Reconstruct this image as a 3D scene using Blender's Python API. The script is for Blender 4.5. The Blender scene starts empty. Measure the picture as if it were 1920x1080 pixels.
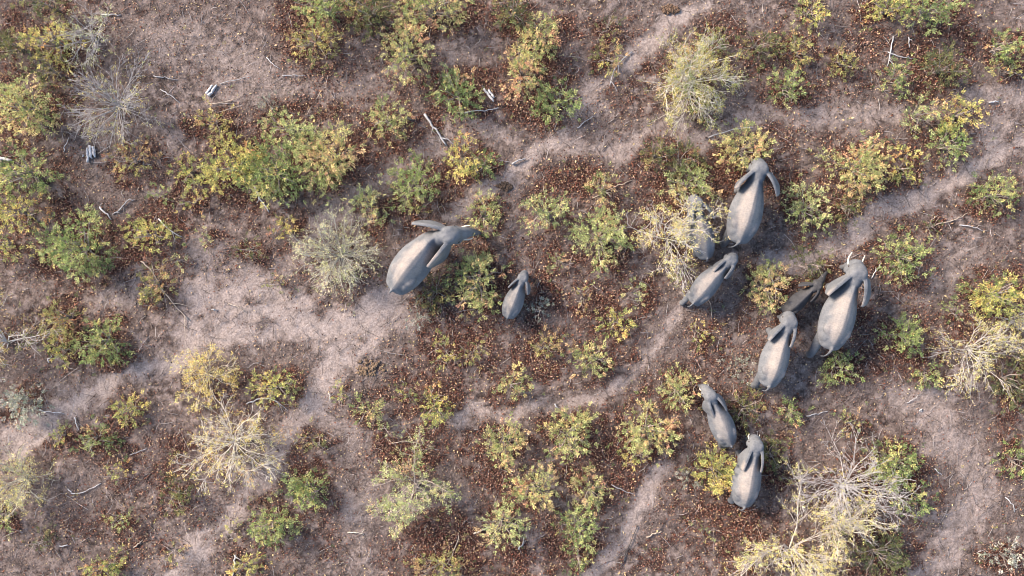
import bpy, bmesh, math, random
import numpy as np
from mathutils import Vector, Matrix

random.seed(7)
rng = np.random.default_rng(11)
R = math.radians
col = bpy.context.scene.collection
sc = bpy.context.scene

# ------------------------------------------------------------------ camera
CAM_H = 40.0
PPM = 38.4                      # photo pixels per metre on the ground
cam_d = bpy.data.cameras.new("camera")
cam_d.sensor_width = 36.0
cam_d.lens = 36.0 * CAM_H / (1920 / PPM)
cam_d.clip_start = 0.5
cam_d.clip_end = 3000
cam = bpy.data.objects.new("camera", cam_d)
cam.location = (0, 0, CAM_H)
col.objects.link(cam)
sc.camera = cam

# ------------------------------------------------------------------ light
SUN_DIR = Vector((-0.80, 0.52, 0)).normalized()
SUN_EL = 31.0
SUN_STRENGTH = 3.5
w = bpy.data.worlds.new("World")
sc.world = w
w.use_nodes = True
nt = w.node_tree
bg = nt.nodes["Background"]
sky = nt.nodes.new("ShaderNodeTexSky")
sky.sky_type = 'NISHITA'
sky.sun_disc = False
sky.sun_elevation = R(SUN_EL)
sky.sun_rotation = math.atan2(SUN_DIR.x, SUN_DIR.y)
nt.links.new(sky.outputs[0], bg.inputs[0])
bg.inputs[1].default_value = 0.122
sun_d = bpy.data.lights.new("sun", 'SUN')
sun_d.energy = SUN_STRENGTH
sun_d.angle = R(22)
sun_d.color = (1.0, 0.85, 0.68)
sun = bpy.data.objects.new("sun", sun_d)
d = Vector((SUN_DIR.x * math.cos(R(SUN_EL)), SUN_DIR.y * math.cos(R(SUN_EL)), math.sin(R(SUN_EL))))
sun.rotation_euler = d.to_track_quat('Z', 'Y').to_euler()
sun.location = d * 60
col.objects.link(sun)
sc.render.engine = 'CYCLES'
sc.view_settings.view_transform = 'Standard'
sc.view_settings.look = 'None'
sc.view_settings.exposure = 1.5
sc.view_settings.gamma = 1.0
sc.cycles.filter_width = 1.0


# ------------------------------------------------------------------ helpers
def W(px, py, z=0.0):
    """a point of the place, from its position in the photo and its height"""
    k = (CAM_H - z) / CAM_H / PPM
    return np.array([(px - 960) * k, (540 - py) * k, z])


def tag(o, label=None, cat=None, group=None, kind=None):
    if label: o['label'] = label
    if cat: o['category'] = cat
    if group: o['group'] = group
    if kind: o['kind'] = kind
    return o


def empty(name, loc, rz=0.0):
    o = bpy.data.objects.new(name, None)
    o.empty_display_size = 0.3
    o.location = loc
    o.rotation_euler = (0, 0, rz)
    col.objects.link(o)
    return o


def quads_mesh(name, verts, quads, cols=None, smooth=False):
    me = bpy.data.meshes.new(name)
    verts = np.asarray(verts, dtype=np.float32)
    quads = np.asarray(quads, dtype=np.int32)
    me.vertices.add(len(verts))
    me.vertices.foreach_set("co", verts.ravel())
    me.loops.add(quads.size)
    me.loops.foreach_set("vertex_index", quads.ravel())
    me.polygons.add(len(quads))
    me.polygons.foreach_set("loop_start", np.arange(0, quads.size, 4, dtype=np.int32))
    if cols is not None:
        a = me.attributes.new("col", 'FLOAT_COLOR', 'FACE')
        c = np.ones((len(quads), 4), dtype=np.float32)
        c[:, :3] = cols
        a.data.foreach_set("color", c.ravel())
    me.update(calc_edges=True)
    me.validate()
    if smooth:
        me.polygons.foreach_set("use_smooth", np.ones(len(me.polygons), dtype=bool))
    return me


def link(name, me, mat, parent=None):
    o = bpy.data.objects.new(name, me)
    me.materials.append(mat)
    col.objects.link(o)
    if parent is not None:
        o.parent = parent
    return o


class Tubes:
    """collects tapered tubes; every piece of one woody part"""
    def __init__(self, sides=5):
        self.v, self.q, self.c, self.n, self.s = [], [], [], 0, sides

    def add(self, pts, rad, color=(0.4, 0.36, 0.33), s=None):
        s = s or self.s
        pts = np.asarray(pts, float)
        k = len(pts)
        rad = np.broadcast_to(np.asarray(rad, float), (k,))
        t = np.gradient(pts, axis=0)
        t /= np.linalg.norm(t, axis=1)[:, None] + 1e-9
        up = np.where(np.abs(t[:, 2:3]) > 0.9, [[1.0, 0, 0]], [[0, 0, 1.0]])
        a = np.cross(t, up)
        a /= np.linalg.norm(a, axis=1)[:, None] + 1e-9
        b = np.cross(t, a)
        th = np.arange(s) * 2 * math.pi / s
        ring = pts[:, None, :] + rad[:, None, None] * (np.cos(th)[None, :, None] * a[:, None, :] + np.sin(th)[None, :, None] * b[:, None, :])
        self.v.append(ring.reshape(-1, 3))
        i = np.arange(k - 1)[:, None] * s
        j = np.arange(s)[None, :]
        j2 = (j + 1) % s
        q = np.stack([i + j, i + j2, i + s + j2, i + s + j], -1).reshape(-1, 4) + self.n
        self.q.append(q)
        self.c.append(np.tile(np.asarray(color, float), (len(q), 1)))
        self.n += k * s

    def build(self, name, mat, parent=None):
        return link(name, quads_mesh(name, np.concatenate(self.v), np.concatenate(self.q), np.concatenate(self.c), True), mat, parent)


def leaf_quads(p, d, n, length, width):
    """diamond leaves: base p, direction d, normal n"""
    d = d / (np.linalg.norm(d, axis=1)[:, None] + 1e-9)
    s = np.cross(d, n)
    s /= np.linalg.norm(s, axis=1)[:, None] + 1e-9
    nn = np.cross(s, d)
    L, Wd = length[:, None], width[:, None]
    v = np.stack([p, p + d * L * 0.45 + s * Wd * 0.5 + nn * L * 0.04, p + d * L - nn * L * 0.06, p + d * L * 0.45 - s * Wd * 0.5 + nn * L * 0.04], 1)
    m = len(p)
    return v.reshape(-1, 3), np.arange(m * 4).reshape(m, 4)


def unit(v):
    return v / (np.linalg.norm(v, axis=-1, keepdims=True) + 1e-9)


# lattice noise, for the ground and the litter
_lat = rng.random((257, 257))
def vnoise(x, y, s, o=0.0):
    x = x / s + 31.7 + o; y = y / s + 17.3 + o * 1.7
    xi = np.floor(x).astype(int); yi = np.floor(y).astype(int)
    fx = x - xi; fy = y - yi
    fx = fx * fx * (3 - 2 * fx); fy = fy * fy * (3 - 2 * fy)
    g = lambda a, b: _lat[a % 256, b % 256]
    return (g(xi, yi) * (1 - fx) + g(xi + 1, yi) * fx) * (1 - fy) + (g(xi, yi + 1) * (1 - fx) + g(xi + 1, yi + 1) * fx) * fy

def fbm(x, y, s, o=0.0, n=4):
    t, a, tot = 0, 1.0, 0
    for i in range(n):
        t = t + a * vnoise(x, y, s / 2 ** i, o + i * 5.1); tot += a; a *= 0.55
    return t / tot


# ------------------------------------------------------------------ materials
def mat_new(name):
    m = bpy.data.materials.new(name)
    m.use_nodes = True
    n = m.node_tree.nodes
    return m, n, m.node_tree.links, n["Principled BSDF"]


def mat_attr(name, rough=0.7, trans=0.0, noise=0.0, nscale=8.0):
    m, n, l, b = mat_new(name)
    a = n.new("ShaderNodeAttribute"); a.attribute_name = "col"
    src = a.outputs["Color"]
    if noise:
        tc = n.new("ShaderNodeTexCoord")
        nz = n.new("ShaderNodeTexNoise"); nz.inputs["Scale"].default_value = nscale; nz.inputs["Detail"].default_value = 5
        l.new(tc.outputs["Object"], nz.inputs["Vector"])
        mr = n.new("ShaderNodeMapRange"); mr.inputs[1].default_value = 0.3; mr.inputs[2].default_value = 0.7
        mr.inputs[3].default_value = 1 - noise; mr.inputs[4].default_value = 1 + noise
        l.new(nz.outputs["Fac"], mr.inputs[0])
        mx = n.new("ShaderNodeVectorMath"); mx.operation = 'SCALE'
        l.new(src, mx.inputs[0]); l.new(mr.outputs[0], mx.inputs["Scale"])
        src = mx.outputs[0]
    l.new(src, b.inputs["Base Color"])
    b.inputs["Roughness"].default_value = rough
    b.inputs["Specular IOR Level"].default_value = 0.25
    if trans:
        t = n.new("ShaderNodeBsdfTranslucent"); l.new(src, t.inputs["Color"])
        ms = n.new("ShaderNodeMixShader"); ms.inputs[0].default_value = trans
        l.new(b.outputs[0], ms.inputs[1]); l.new(t.outputs[0], ms.inputs[2])
        l.new(ms.outputs[0], n["Material Output"].inputs["Surface"])
    return m


M_LEAF = mat_attr("leaf", 0.5, 0.33)
M_LITTER = mat_attr("dry_leaf", 0.8)
M_BARK = mat_attr("bark", 0.85, 0, 0.35, 9.0)
M_DUNG = mat_attr("dung", 0.95, 0, 0.5, 25.0)


def skin_material(name, lo, hi):
    m, n, l, b = mat_new(name)
    tc = n.new("ShaderNodeTexCoord")
    n1 = n.new("ShaderNodeTexNoise"); n1.inputs["Scale"].default_value = 2.2; n1.inputs["Detail"].default_value = 8; n1.inputs["Roughness"].default_value = 0.65
    l.new(tc.outputs["Object"], n1.inputs["Vector"])
    cr = n.new("ShaderNodeValToRGB")
    cr.color_ramp.elements[0].position = 0.32; cr.color_ramp.elements[0].color = (*lo, 1)
    cr.color_ramp.elements[1].position = 0.68; cr.color_ramp.elements[1].color = (*hi, 1)
    l.new(n1.outputs["Fac"], cr.inputs[0])
    da = n.new("ShaderNodeAttribute"); da.attribute_name = "dust"  # mask for back dust and the sunlit tone painted with it
    n3 = n.new("ShaderNodeTexNoise"); n3.inputs["Scale"].default_value = 3.5; n3.inputs["Detail"].default_value = 7
    l.new(tc.outputs["Object"], n3.inputs["Vector"])
    dm = n.new("ShaderNodeMath"); dm.operation = 'MULTIPLY_ADD'; dm.use_clamp = True
    l.new(n3.outputs["Fac"], dm.inputs[0]); dm.inputs[1].default_value = 1.1
    ds = n.new("ShaderNodeMath"); ds.operation = 'ADD'; ds.inputs[1].default_value = -0.86; l.new(da.outputs["Fac"], ds.inputs[0]); l.new(ds.outputs[0], dm.inputs[2])
    mx = n.new("ShaderNodeMix"); mx.data_type = 'RGBA'; l.new(dm.outputs[0], mx.inputs[0]); l.new(cr.outputs[0], mx.inputs[6])
    mx.inputs[7].default_value = (hi[0] * 1.80, hi[1] * 1.53, hi[2] * 1.30, 1)  # dust tint, warmed and lightened to put sunlit colour into the back
    wr = n.new("ShaderNodeTexWave"); wr.wave_type = 'BANDS'; wr.bands_direction = 'X'; wr.inputs["Scale"].default_value = 3.2; wr.inputs["Distortion"].default_value = 9; wr.inputs["Detail"].default_value = 4; wr.inputs["Detail Scale"].default_value = 1.6
    l.new(tc.outputs["Object"], wr.inputs["Vector"])
    wm = n.new("ShaderNodeMapRange"); wm.inputs[1].default_value = 0.0; wm.inputs[2].default_value = 0.30; wm.inputs[3].default_value = 0.90; wm.inputs[4].default_value = 1.0
    l.new(wr.outputs["Fac"], wm.inputs[0])
    wv = n.new("ShaderNodeVectorMath"); wv.operation = 'SCALE'; l.new(mx.outputs[2], wv.inputs[0]); l.new(wm.outputs[0], wv.inputs["Scale"])
    cz = n.new("ShaderNodeTexVoronoi"); cz.feature = 'DISTANCE_TO_EDGE'; cz.inputs["Scale"].default_value = 4.2
    cn = n.new("ShaderNodeTexNoise"); cn.inputs["Scale"].default_value = 4; cn.inputs["Detail"].default_value = 5
    ca_ = n.new("ShaderNodeVectorMath"); ca_.operation = 'ADD'; l.new(tc.outputs["Object"], cn.inputs["Vector"]); l.new(tc.outputs["Object"], ca_.inputs[0]); l.new(cn.outputs["Color"], ca_.inputs[1]); l.new(ca_.outputs[0], cz.inputs["Vector"])
    cm = n.new("ShaderNodeMapRange"); cm.inputs[1].default_value = 0; cm.inputs[2].default_value = .09; cm.inputs[3].default_value = .84; cm.inputs[4].default_value = 1.0; l.new(cz.outputs["Distance"], cm.inputs[0])
    cw = n.new("ShaderNodeVectorMath"); cw.operation = 'SCALE'; l.new(wv.outputs[0], cw.inputs[0]); l.new(cm.outputs[0], cw.inputs["Scale"])
    l.new(cw.outputs[0], b.inputs["Base Color"])
    b.inputs["Roughness"].default_value = 0.75
    b.inputs["Specular IOR Level"].default_value = 0.3
    vo = n.new("ShaderNodeTexVoronoi"); vo.feature = 'DISTANCE_TO_EDGE'; vo.inputs["Scale"].default_value = 16
    mp = n.new("ShaderNodeMapping"); mp.inputs["Scale"].default_value = (1.6, 0.7, 0.8)
    n2 = n.new("ShaderNodeTexNoise"); n2.inputs["Scale"].default_value = 5
    va = n.new("ShaderNodeVectorMath"); va.operation = 'ADD'
    l.new(tc.outputs["Object"], mp.inputs[0]); l.new(tc.outputs["Object"], n2.inputs["Vector"])
    l.new(mp.outputs[0], va.inputs[0]); l.new(n2.outputs["Color"], va.inputs[1]); l.new(va.outputs[0], vo.inputs["Vector"])
    mn = n.new("ShaderNodeMath"); mn.operation = 'MINIMUM'; mn.inputs[1].default_value = 0.12
    l.new(vo.outputs["Distance"], mn.inputs[0])
    bp = n.new("ShaderNodeBump"); bp.inputs["Strength"].default_value = 0.5; bp.inputs["Distance"].default_value = 0.08
    l.new(mn.outputs[0], bp.inputs["Height"])
    bp2 = n.new("ShaderNodeBump"); bp2.inputs["Strength"].default_value = 0.35; bp2.inputs["Distance"].default_value = 0.12
    l.new(n1.outputs["Fac"], bp2.inputs["Height"]); l.new(bp.outputs[0], bp2.inputs["Normal"])
    l.new(bp2.outputs[0], b.inputs["Normal"])
    return m


M_SKIN = skin_material("elephant_skin", (0.108, 0.113, 0.128), (0.185, 0.184, 0.194))
M_SKIN_DARK = skin_material("calf_skin", (0.045, 0.044, 0.049), (0.080, 0.076, 0.080))
M_TUSK, _n, _l, _b = mat_new("ivory")
_b.inputs["Base Color"].default_value = (0.72, 0.66, 0.54, 1); _b.inputs["Roughness"].default_value = 0.4
_tn = _n.new("ShaderNodeTexNoise"); _tn.inputs["Scale"].default_value = 14
_cr = _n.new("ShaderNodeValToRGB")
_cr.color_ramp.elements[0].color = (0.55, 0.47, 0.36, 1); _cr.color_ramp.elements[1].color = (0.80, 0.75, 0.64, 1)
_l.new(_tn.outputs["Fac"], _cr.inputs[0]); _l.new(_cr.outputs[0], _b.inputs["Base Color"])
M_EYE, _n, _l, _b = mat_new("eye")
_b.inputs["Base Color"].default_value = (0.03, 0.018, 0.012, 1); _b.inputs["Roughness"].default_value = 0.15


def soil_material():
    m, n, l, b = mat_new("soil")
    geo = n.new("ShaderNodeNewGeometry")
    pos = geo.outputs["Position"]
    at = n.new("ShaderNodeAttribute"); at.attribute_name = "cover"      # R litter, G trodden path
    sep = n.new("ShaderNodeSeparateColor"); l.new(at.outputs["Color"], sep.inputs[0])
    def noise(scale, detail=6, rough=0.6, vec=pos):
        x = n.new("ShaderNodeTexNoise"); x.inputs["Scale"].default_value = scale
        x.inputs["Detail"].default_value = detail; x.inputs["Roughness"].default_value = rough
        l.new(vec, x.inputs["Vector"]); return x
    def ramp(fac, stops):
        r = n.new("ShaderNodeValToRGB"); e = r.color_ramp.elements
        e[0].position, e[0].color = stops[0][0], (*stops[0][1], 1)
        e[1].position, e[1].color = stops[-1][0], (*stops[-1][1], 1)
        for p_, c_ in stops[1:-1]:
            k = e.new(p_); k.color = (*c_, 1)
        l.new(fac, r.inputs[0]); return r.outputs[0]
    def mix(fac, a, c):
        x = n.new("ShaderNodeMix"); x.data_type = 'RGBA'
        if isinstance(fac, float): x.inputs[0].default_value = fac
        else: l.new(fac, x.inputs[0])
        for v_, i_ in ((a, 6), (c, 7)):
            if isinstance(v_, tuple): x.inputs[i_].default_value = (*v_, 1)
            else: l.new(v_, x.inputs[i_])
        return x.outputs[2]
    big = noise(0.35, 7, 0.6); mid = noise(2.2, 8, 0.68); fine = noise(11, 6, 0.7)
    base = ramp(mid.outputs["Fac"], [(0.37, (0.045, 0.031, 0.027)), (0.47, (0.140, 0.104, 0.091)), (0.61, (0.33, 0.258, 0.232))])
    base2 = mix(ramp(big.outputs["Fac"], [(0.4, (0, 0, 0)), (0.62, (1, 1, 1))]), base, ramp(fine.outputs["Fac"], [(0.32, (0.055, 0.039, 0.034)), (0.5, (0.155, 0.117, 0.104)), (0.70, (0.31, 0.245, 0.222))]))
    # dust swept smooth on the animals' paths, streaked along them
    dust = ramp(fine.outputs["Fac"], [(0.30, (0.165, 0.128, 0.113)), (0.5, (0.31, 0.248, 0.224)), (0.70, (0.44, 0.362, 0.332))])
    pth = n.new("ShaderNodeMath"); pth.operation = 'MULTIPLY_ADD'; pth.use_clamp = True
    l.new(mid.outputs["Fac"], pth.inputs[0]); pth.inputs[1].default_value = 1.6
    sb = n.new("ShaderNodeMath"); sb.operation = 'MULTIPLY_ADD'; l.new(sep.outputs[1], sb.inputs[0]); sb.inputs[1].default_value = 1.35; sb.inputs[2].default_value = -0.92
    l.new(sb.outputs[0], pth.inputs[2])
    pale = ramp(fine.outputs["Fac"], [(0.30, (0.18, 0.143, 0.128)), (0.5, (0.31, 0.252, 0.229)), (0.70, (0.43, 0.360, 0.334))])
    pf = n.new("ShaderNodeMapRange"); pf.inputs[1].default_value = 0.80; pf.inputs[2].default_value = 0.97; l.new(sep.outputs[1], pf.inputs[0])
    pm = n.new("ShaderNodeMath"); pm.operation = 'MULTIPLY'; l.new(pf.outputs[0], pm.inputs[0]); l.new(ramp(mid.outputs["Fac"], [(0.38, (.15, .15, .15)), (0.6, (1, 1, 1))]), pm.inputs[1])
    c1 = mix(pth.outputs[0], base2, mix(pm.outputs[0], dust, pale))
    # decayed leaf mould under the shrubs
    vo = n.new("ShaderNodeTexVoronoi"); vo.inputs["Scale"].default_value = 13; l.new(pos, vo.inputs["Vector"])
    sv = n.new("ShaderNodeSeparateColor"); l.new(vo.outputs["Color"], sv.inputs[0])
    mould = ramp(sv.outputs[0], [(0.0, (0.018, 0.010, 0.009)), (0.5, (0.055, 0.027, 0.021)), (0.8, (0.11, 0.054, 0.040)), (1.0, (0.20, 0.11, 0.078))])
    mp = n.new("ShaderNodeMapping"); mp.inputs["Scale"].default_value = (1.0, 3.2, 1)
    m0 = n.new("ShaderNodeMapping"); m0.inputs["Rotation"].default_value = (0, 0, R(-40))
    wb = n.new("ShaderNodeVectorMath"); wb.operation = 'SCALE'; wb.inputs["Scale"].default_value = 1.6; l.new(big.outputs["Color"], wb.inputs[0])
    wa = n.new("ShaderNodeVectorMath"); wa.operation = 'ADD'; l.new(pos, wa.inputs[0]); l.new(wb.outputs[0], wa.inputs[1])
    l.new(wa.outputs[0], m0.inputs[0]); l.new(m0.outputs[0], mp.inputs[0])
    sc_n = noise(1.3, 5, 0.6, mp.outputs[0])
    grit = noise(34, 4, 0.75)
    sm = n.new("ShaderNodeMapRange"); sm.inputs[1].default_value = .36; sm.inputs[2].default_value = .60; sm.inputs[3].default_value = .82; sm.inputs[4].default_value = 1.08; l.new(sc_n.outputs["Fac"], sm.inputs[0])
    gm = n.new("ShaderNodeMapRange"); gm.inputs[1].default_value = .36; gm.inputs[2].default_value = .62; gm.inputs[3].default_value = .76; gm.inputs[4].default_value = 1.16; l.new(grit.outputs["Fac"], gm.inputs[0])
    mm = n.new("ShaderNodeMath"); mm.operation = 'MULTIPLY'; l.new(sm.outputs[0], mm.inputs[0]); l.new(gm.outputs[0], mm.inputs[1])
    cv = n.new("ShaderNodeVectorMath"); cv.operation = 'SCALE'; l.new(c1, cv.inputs[0]); l.new(mm.outputs[0], cv.inputs["Scale"])
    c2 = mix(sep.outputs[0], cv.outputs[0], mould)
    l.new(c2, b.inputs["Base Color"])
    b.inputs["Roughness"].default_value = 0.95
    b.inputs["Specular IOR Level"].default_value = 0.1
    h = n.new("ShaderNodeMath"); h.operation = 'MULTIPLY_ADD'
    l.new(fine.outputs["Fac"], h.inputs[0]); h.inputs[1].default_value = 0.35; l.new(mid.outputs["Fac"], h.inputs[2])
    bp = n.new("ShaderNodeBump"); bp.inputs["Strength"].default_value = 1.0; bp.inputs["Distance"].default_value = 0.24
    # footprints trodden close together on the paths
    fv = n.new("ShaderNodeTexVoronoi"); fv.inputs["Scale"].default_value = 2.6; fv.feature = 'SMOOTH_F1'
    dv = n.new("ShaderNodeVectorMath"); dv.operation = 'ADD'; l.new(pos, dv.inputs[0]); l.new(mid.outputs["Color"], dv.inputs[1]); l.new(dv.outputs[0], fv.inputs["Vector"])
    fp = n.new("ShaderNodeMath"); fp.operation = 'MULTIPLY'; l.new(fv.outputs["Distance"], fp.inputs[0]); l.new(sep.outputs[1], fp.inputs[1])
    h2 = n.new("ShaderNodeMath"); h2.operation = 'MULTIPLY_ADD'; l.new(fp.outputs[0], h2.inputs[0]); h2.inputs[1].default_value = 0.35; l.new(h.outputs[0], h2.inputs[2])
    bs = n.new("ShaderNodeMapRange"); bs.inputs[3].default_value = .85; bs.inputs[4].default_value = .30; l.new(sep.outputs[1], bs.inputs[0]); l.new(bs.outputs[0], bp.inputs["Strength"])
    l.new(h2.outputs[0], bp.inputs["Height"]); l.new(bp.outputs[0], b.inputs["Normal"])
    return m


# ------------------------------------------------------------------ plan of the place (photo pixels)
PATHS = [  # polyline, half width in px, strength
    ([(20, 830), (100, 775), (200, 725), (330, 655), (470, 605), (620, 600), (740, 575)], 34, 1.00),
    ([(380, 560), (480, 540), (560, 560)], 38, 0.86), ([(640, 660), (620, 730)], 34, 0.86),
    ([(560, 610), (680, 620), (740, 590)], 38, 0.90),
    ([(690, 640), (610, 735), (520, 850), (440, 960), (320, 1080)], 27, 0.88),
    ([(860, 410), (900, 360), (970, 310), (1060, 250), (1130, 165), (1220, 75), (1310, 0)], 26, 0.88),
    ([(1940, 265), (1800, 335), (1700, 375), (1620, 425), (1540, 475), (1430, 500)], 25, 0.90),
    ([(1270, 560), (1215, 650), (1155, 735), (1040, 745), (870, 785), (740, 800)], 17, 0.72),
    ([(1250, 860), (1190, 965), (1110, 1085)], 25, 0.84),
    ([(1020, 870), (1005, 960), (1000, 1085)], 20, 0.57),
    ([(1690, 730), (1770, 800), (1850, 920), (1800, 1000), (1740, 1080)], 42, 0.61),
    ([(1050, 265), (1200, 265), (1340, 235), (1480, 215), (1620, 215), (1780, 200), (1930, 190)], 30, 0.61),
    ([(420, 560), (520, 515), (600, 420), (740, 300), (880, 235), (960, 240)], 26, 0.61),
    ([(640, 155), (720, 160), (800, 110), (880, 100)], 26, 0.49),
    ([(300, 60), (420, 100), (520, 160), (640, 160)], 55, 0.41),
    ([(280, 330), (380, 190), (560, 150)], 40, 0.33),
    ([(180, 600), (280, 500), (400, 480), (480, 560)], 40, 0.49),
    ([(1740, 470), (1800, 490), (1700, 560)], 45, 0.41),
    ([(640, 800), (700, 870), (650, 960), (700, 1040)], 40, 0.45),
    ([(250, 1080), (330, 990), (420, 900)], 40, 0.29),
    ([(1880, 240), (1840, 320)], 45, 0.49),
    ([(1430, 600), (1400, 680), (1440, 760)], 36, 0.37),
    ([(960, 330), (985, 430), (970, 480)], 26, 0.45),
    ([(1520, 600), (1500, 700)], 30, 0.25),
]
LITTER = [  # extra beds of fallen leaves: x, y, rx, ry, strength
    (1100, 400, 130, 110, .9), (1090, 540, 130, 80, 1), (1250, 390, 90, 120, .6), (860, 670, 110, 60, .9),
    (1080, 650, 130, 60, .9), (800, 745, 90, 60, .9), (960, 850, 120, 60, .8), (1110, 850, 120, 90, .9), (1220, 780, 80, 70, .9),
    (1270, 310, 100, 60, .9), (1470, 330, 60, 120, .9), (1600, 310, 130, 70, .8), (1340, 950, 100, 130, .9), (1230, 1030, 110, 60, .5),
    (760, 840, 100, 60, .8), (920, 1020, 200, 70, .9), (1080, 960, 90, 110, .8), (700, 300, 70, 90, .5), (560, 300, 170, 110, .7),
    (770, 210, 120, 60, .7), (820, 350, 110, 90, .9), (1010, 130, 100, 110, .7), (1160, 60, 70, 40, .5), (1420, 80, 160, 60, .7),
    (1730, 60, 120, 80, .6), (1700, 130, 110, 60, .6), (1790, 250, 70, 80, .7), (1660, 470, 110, 90, .8), (1680, 640, 110, 90, .8),
    (1540, 500, 80, 50, .7), (1370, 640, 110, 60, .6), (1330, 780, 100, 70, .8), (1640, 960, 120, 120, .7), (1890, 860, 60, 70, .6),
    (1240, 150, 100, 90, .7), (60, 330, 100, 200, .7), (60, 90, 130, 130, .7), (170, 480, 110, 80, .6), (280, 430, 80, 60, .5),
    (200, 830, 130, 60, .7), (330, 880, 100, 80, .5), (560, 950, 90, 110, .7), (110, 640, 120, 70, .5), (240, 1000, 140, 70, .4),
    (430, 490, 60, 50, .4), (530, 450, 60, 40, .5), (320, 880, 60, 60, .5), (440, 730, 90, 60, .5), (1500, 150, 120, 60, .4),
    (1350, 1040, 200, 60, .5), (1870, 370, 70, 50, .6), (690, 770, 60, 40, .6), (500, 1000, 140, 90, .3), (1800, 640, 90, 60, .4),
    (600, 100, 90, 80, .5), (720, 40, 130, 50, .7), (480, 230, 90, 40, .4), (150, 20, 120, 60, .5), (880, 560, 100, 90, .7), (960, 500, 60, 80, .6),
    (1430, 550, 70, 70, .6), (1560, 690, 60, 50, .5), (620, 500, 90, 80, .3), (1590, 90, 60, 60, .6), (1610, 400, 80, 60, .5),
]

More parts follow.
